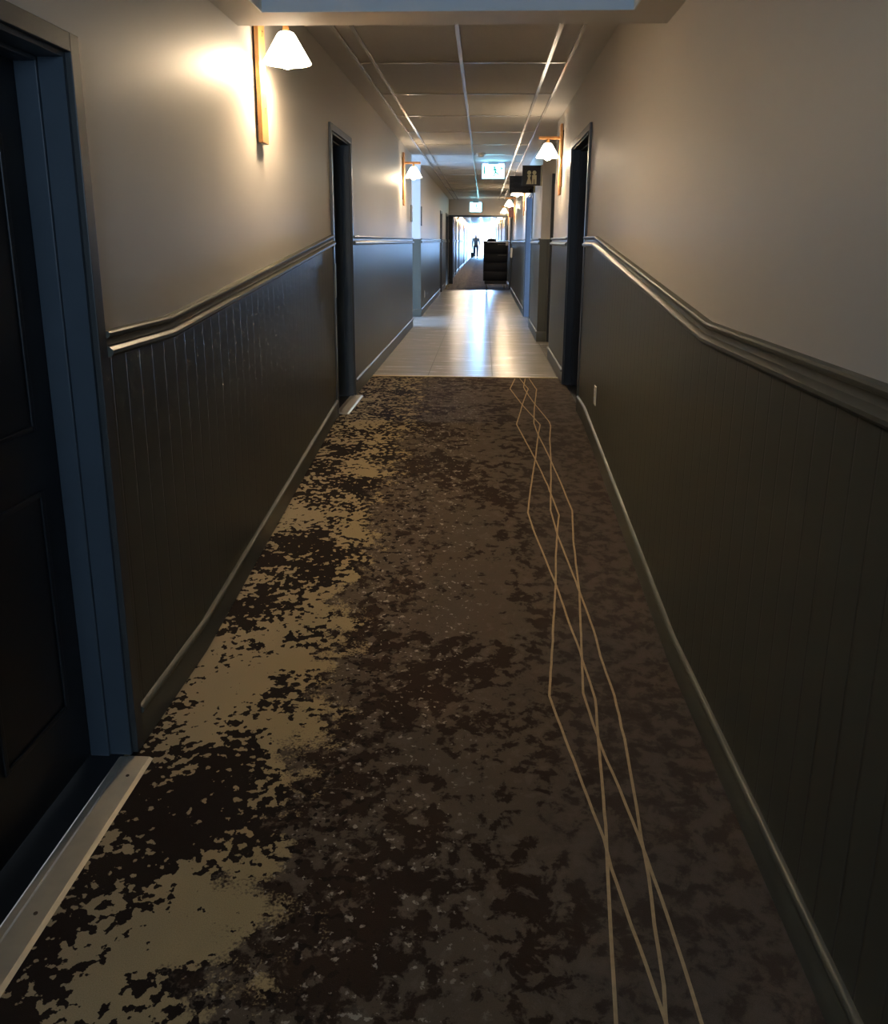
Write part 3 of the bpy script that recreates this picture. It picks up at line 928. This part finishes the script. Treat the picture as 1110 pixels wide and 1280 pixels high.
# outlets
def outlet(x, y, z, sgn, label):
    t_ = thing('power_outlet', label, 'outlet', (x, y, z), None, 0 if sgn > 0 else math.pi)
    b_ = MB(); b_.box((0.008, -0.037, -0.060), (0.0145, 0.037, 0.060), 'ivory', 0.003); b_.build('cover_plate', t_)
    for dz in (0.024, -0.024):
        q = MB(); q.box((0.0145, -0.017, dz - 0.014), (0.016, 0.017, dz + 0.014), 'white', 0.001)
        q.box((0.016, -0.008, dz - 0.006), (0.0163, -0.006, dz + 0.006), 'slot'); q.box((0.016, 0.006, dz - 0.006), (0.0163, 0.008, dz + 0.006), 'slot')
        q.build('receptacle', t_)


outlet(XR, 4.905, 0.570, -1, 'ivory power outlet on the dark wainscot beside the ramp')
outlet(XL, 13.95, 0.60, 1, 'white power outlet on the wainscot past the blue lit passage')

# dispenser on the wall before the dark door by the cart
t = thing('wall_dispenser', 'pale rounded dispenser on the wainscot next to the black cart', 'dispenser', (XR2, 19.4, 1.12))
b = MB(); b.box((-0.055, -0.06, 0.0), (-0.009, 0.06, 0.23), 'white', 0.02); b.build('body', t, True)
b = MB(); b.box((-0.060, -0.03, 0.02), (-0.052, 0.03, 0.07), 'plaqueface', 0.003); b.build('push_lever', t)

# smoke detector
t = thing('smoke_detector', 'round smoke detector on the ceiling just before the exit sign', 'smoke detector', (-0.063, 11.45, ZC))
b = MB(); b.lathe((0, 0, 0), [(0.062, 0.0), (0.064, -0.016), (0.058, -0.022)], 'ivory', 28); b.build('base', t, True)
b = MB(); b.lathe((0, 0, 0), [(0.050, -0.022), (0.048, -0.040), (0.036, -0.052), (0.010, -0.055)], 'ivory', 28); b.build('sensor_cap', t, True)

# ------------------------------------------------------------------ cart
CX0, CX1, CY0, CY1 = -0.015, 0.640, 21.35, 22.25
z0 = ZU
t = thing('housekeeping_cart', 'tall black housekeeping cart with padded panels at the tile edge', 'cart', (0.31, 21.8, z0))
T = (-0.31, -21.8, -z0)


def cpart(mb, name, sm=False):
    o_ = mb.build(name, t, sm); o_.location = T
    return o_


b = MB()
b.box((CX0 + 0.01, CY0 + 0.04, z0 + 0.20), (CX1 - 0.01, CY1, z0 + 1.20), 'cartmetal', 0.01)
b.box((CX0 + 0.05, CY0 + 0.03, z0 + 0.115), (CX1 - 0.03, CY1, z0 + 0.20), 'cartmetal', 0.01)
cpart(b, 'body')
for za, zb in ((0.215, 0.435), (0.445, 0.665), (0.675, 0.895), (0.905, 1.165)):
    b = MB(); b.box((CX0 + 0.015, CY0, z0 + za), (CX1 - 0.02, CY0 + 0.05, z0 + zb), 'cover', 0.022)
    pn = cpart(b, 'padded_panel', True)
    if za > 0.6:
        h = MB(); h.box((CX0 + 0.38, CY0 - 0.012, z0 + zb - 0.035), (CX1 - 0.04, CY0 + 0.004, z0 + zb - 0.018), 'rubber', 0.004)
        q = h.build('pull_strip', pn); q.location = (0, 0, 0)
b = MB()
b.box((CX0, CY0 - 0.01, z0 + 1.175), (CX1, CY1, z0 + 1.225), 'cartmetal', 0.008)
b.box((CX0 + 0.10, CY0 - 0.014, z0 + 1.19), (CX1 - 0.03, CY0 - 0.008, z0 + 1.212), 'steel', 0.001)
cpart(b, 'top_tray')
for x in (CX0 + 0.11, CX1 - 0.08):
    for y in (CY0 + 0.10, CY1 - 0.1):
        b = MB(); b.tube((x - 0.016, y, z0 + 0.05), (x + 0.016, y, z0 + 0.05), 0.05, 'rubber', 20); b.box((x - 0.024, y - 0.02, z0 + 0.045), (x - 0.018, y + 0.02, z0 + 0.115), 'steel'); b.box((x + 0.018, y - 0.02, z0 + 0.045), (x + 0.024, y + 0.02, z0 + 0.115), 'steel')
        b.box((x - 0.024, y - 0.02, z0 + 0.107), (x + 0.024, y + 0.02, z0 + 0.117), 'steel')
        cpart(b, 'caster', True)
# bundle and white cloth on the cart
b = MB()
rings = []
for i in range(9):
    u = i / 8
    hgt = 0.062 * math.sin(math.pi * (0.12 + 0.76 * u)) ** 0.6
    x = CX0 + 0.10 + 0.24 * u
    rings.append([(x, CY0 + 0.16 + 0.13 * math.cos(a), z0 + 1.2245 + max(0.0, hgt * (0.55 + 0.6 * math.sin(a)) + 0.004 * math.sin(7 * u + a * 3))) for a in [2 * math.pi * k / 16 for k in range(16)]])
b.ring_loft(rings, 'cover')
tag(b.build('folded_bundle', smooth=True), 'soft black bundle lying on top of the black cart', 'bundle')
b = MB()
pts = [(CX1 - 0.07, CY0 + 0.03, z0 + 1.2262), (CX1 - 0.07, CY0 - 0.014, z0 + 1.2275), (CX1 - 0.07, CY0 - 0.021, z0 + 1.222), (CX1 - 0.072, CY0 - 0.024, z0 + 1.16), (CX1 - 0.068, CY0 - 0.028, z0 + 1.115)]
rings = []
for i, (x, y, z) in enumerate(pts):
    s_ = 0.05 + 0.008 * i
    o_ = (0, 0.004) if i < 1 else ((-0.003, 0.003) if i == 1 else (-0.004, 0))
    rings.append([(x, y, z), (x + s_, y, z), (x + s_, y + o_[0], z + o_[1]), (x, y + o_[0], z + o_[1])])
b.ring_loft(rings, 'white')
tag(b.build('cleaning_cloth', smooth=True), 'small white cloth hanging over the top corner of the black cart', 'cloth')

# ------------------------------------------------------------------ far end things
b = MB(); b.box((-1.0 + 0.06, YE - 0.03, 1.78), (-0.72, YE - 0.002, 2.10), 'pink', 0.004); b.box((-0.91, YE - 0.033, 1.84), (-0.75, YE - 0.03, 2.04), 'white')
tag(b.build('wall_picture'), 'small pink picture on the end wall above the walking person', 'picture')
b = MB(); b.lathe((-0.86, 61.0, ZU), [(0.10, 0.0), (0.13, 0.36), (0.135, 0.38), (0.12, 0.38), (0.10, 0.02)], 'cartmetal', 20)
tag(b.build('waste_bin', smooth=True), 'small dark bin on the floor beside the walking person', 'bin')


def skin(name, verts, edges, mat, parent=None, sub=2):
    me = bpy.data.meshes.new(name)
    me.from_pydata([v[:3] for v in verts], edges, [])
    o_ = bpy.data.objects.new(name, me); COL.objects.link(o_)
    me.materials.append(M[mat])
    md = o_.modifiers.new('skin', 'SKIN')
    if not me.skin_vertices:
        return o_
    for i, v in enumerate(verts):
        rr = v[3]
        me.skin_vertices[0].data[i].radius = (rr, v[4] if len(v) > 4 else rr)
    me.skin_vertices[0].data[0].use_root = True
    sb = o_.modifiers.new('sub', 'SUBSURF'); sb.levels = sub; sb.render_levels = sub
    if parent: o_.parent = parent
    return o_


P0 = (-0.575, 59.6, ZU)
pt = thing('person', 'person in grey jacket and dark trousers walking at the bright corridor end', 'person', P0)
# walking: one foot forward, arms slightly out; facing down the corridor towards the viewer (-Y)
body = [(0, 0, 0.95, 0.13, 0.10), (0, 0, 1.15, 0.13, 0.10), (0, 0, 1.33, 0.16, 0.11), (0, 0, 1.45, 0.075, 0.07), (0, -0.01, 1.53, 0.052), (0, -0.02, 1.62, 0.078, 0.09), (0, -0.02, 1.70, 0.075, 0.085),
        (0.10, 0, 0.88, 0.09), (0.11, -0.10, 0.50, 0.062), (0.11, -0.06, 0.09, 0.042), (0.11, -0.20, 0.035, 0.035),
        (-0.10, 0, 0.88, 0.09), (-0.11, 0.04, 0.50, 0.062), (-0.11, 0.16, 0.10, 0.042), (-0.11, 0.03, 0.035, 0.035),
        (0.20, 0, 1.38, 0.06), (0.24, 0.03, 1.12, 0.046), (0.24, -0.05, 0.88, 0.034), (0.24, -0.07, 0.79, 0.03),
        (-0.20, 0, 1.38, 0.06), (-0.24, -0.02, 1.12, 0.046), (-0.24, -0.12, 0.88, 0.034), (-0.24, -0.14, 0.79, 0.03)]
be = [(0, 1), (1, 2), (2, 3), (3, 4), (4, 5), (5, 6), (0, 7), (7, 8), (8, 9), (9, 10), (0, 11), (11, 12), (12, 13), (13, 14), (2, 15), (15, 16), (16, 17), (17, 18), (2, 19), (19, 20), (20, 21), (21, 22)]
# short finger chains on both hands
for hand, sx in ((18, 1), (22, -1)):
    hx, hy, hz = body[hand][:3]
    for k, (dy, ln) in enumerate(((-0.030, 0.075), (-0.010, 0.085), (0.010, 0.08), (0.028, 0.065))):
        i = len(body)
        body.append((hx, hy + dy, hz - 0.045, 0.010)); body.append((hx - sx * 0.012, hy + dy, hz - 0.045 - ln, 0.008))
        be += [(hand, i), (i, i + 1)]
    i = len(body)
    body.append((hx - sx * 0.02, hy - 0.045, hz - 0.03, 0.010)); be.append((hand, i))
nb = skin('body', body, be, 'skin', pt, 2)
jk = [(0, 0, 0.88, 0.165, 0.135), (0, 0, 1.10, 0.155, 0.125), (0, 0, 1.34, 0.18, 0.13), (0, 0, 1.46, 0.075, 0.075),
      (0.21, 0, 1.38, 0.075), (0.245, 0.03, 1.12, 0.062), (0.245, -0.04, 0.90, 0.05), (-0.21, 0, 1.38, 0.075), (-0.245, -0.02, 1.12, 0.062), (-0.245, -0.11, 0.90, 0.05)]
skin('jacket', jk, [(0, 1), (1, 2), (2, 3), (2, 4), (4, 5), (5, 6), (2, 7), (7, 8), (8, 9)], 'jacket', pt, 2)
tr = [(0, 0, 0.97, 0.15, 0.12), (0.10, 0, 0.86, 0.105), (0.11, -0.10, 0.50, 0.082), (0.11, -0.06, 0.10, 0.066), (-0.10, 0, 0.86, 0.105), (-0.11, 0.04, 0.50, 0.082), (-0.11, 0.16, 0.11, 0.066)]
skin('trousers', tr, [(0, 1), (1, 2), (2, 3), (0, 4), (4, 5), (5, 6)], 'trousers', pt, 2)
for sh in ([(0.11, -0.03, 0.045, 0.050), (0.11, -0.20, 0.038, 0.042), (0.11, -0.25, 0.032, 0.034)], [(-0.11, 0.18, 0.05, 0.050), (-0.11, 0.03, 0.038, 0.042), (-0.11, -0.02, 0.032, 0.034)]):
    skin('shoe', sh, [(0, 1), (1, 2)], 'cartmetal', pt, 2)
skin('hair', [(0, 0.0, 1.665, 0.082, 0.085), (0, 0.0, 1.725, 0.078, 0.085)], [(0, 1)], 'hair', pt, 2)
h = MB(); h.lathe((0, -0.112, 1.61), [(0.008, -0.01), (0.012, 0.0), (0.004, 0.03)], 'skin', 10); h.build('nose', pt, True)

# ------------------------------------------------------------------ lights: daylight at the three windows
def area(name, loc, rot, sx, sy, power, col):
    l_ = bpy.data.lights.new(name, 'AREA'); l_.shape = 'RECTANGLE'; l_.size = sx; l_.size_y = sy
    l_.energy = power; l_.color = col
    o_ = bpy.data.objects.new(name, l_); COL.objects.link(o_)
    o_.location = loc; o_.rotation_euler = rot
    return o_


area('daylight_end', (0.02, YE + 0.6, 1.5), (-math.pi / 2, 0, 0), 2.2, 2.8, 2400, (0.32, 0.58, 1.0))
area('daylight_side', (-4.9, 11.1, 1.6), (0, -math.pi / 2, 0), 1.9, 3.6, 170, (0.30, 0.53, 1.0))
area('daylight_back', (-0.15, YB - 0.4, 2.08), (math.pi / 2, 0, 0), 1.2, 0.6, 21.0, (0.55, 0.75, 1.0))

wd = bpy.data.worlds.new('world'); SC.world = wd
wd.use_nodes = True
wd.node_tree.nodes['Background'].inputs[0].default_value = (0.72, 0.86, 1, 1)
wd.node_tree.nodes['Background'].inputs[1].default_value = 1.5

# ------------------------------------------------------------------ camera
F, CYP = 991.73, 541.92
PITCH, YAW, ROLL = 0.2382, 0.0473, -0.0064
right = Vector((math.cos(YAW), math.sin(YAW), 0))
fwd = Vector((-math.sin(YAW) * math.cos(PITCH), math.cos(YAW) * math.cos(PITCH), -math.sin(PITCH)))
up = right.cross(fwd)
r2 = right * math.cos(ROLL) - up * math.sin(ROLL)
u2 = right * math.sin(ROLL) + up * math.cos(ROLL)
cam = bpy.data.cameras.new('camera')
cam.sensor_width = 36; cam.sensor_fit = 'AUTO'
cam.lens = 36 * F / 1280
cam.shift_y = -(640 - CYP) / 1280
cam.clip_start = 0.05; cam.clip_end = 300
co = bpy.data.objects.new('camera', cam); COL.objects.link(co)
mw = Matrix((r2, u2, -fwd)).transposed().to_4x4()
mw.translation = Vector((0, 0, 1.5))
co.matrix_world = mw
SC.camera = co

vs = SC.view_settings
vs.view_transform = 'Standard'; vs.look = 'None'; vs.exposure = 2.2; vs.gamma = 1.0; vs.use_curve_mapping = False
SC.cycles.max_bounces = 10
SC.cycles.diffuse_bounces = 6
SC.cycles.glossy_bounces = 5
SC.cycles.sample_clamp_indirect = 6.0
SC.cycles.use_denoising = True
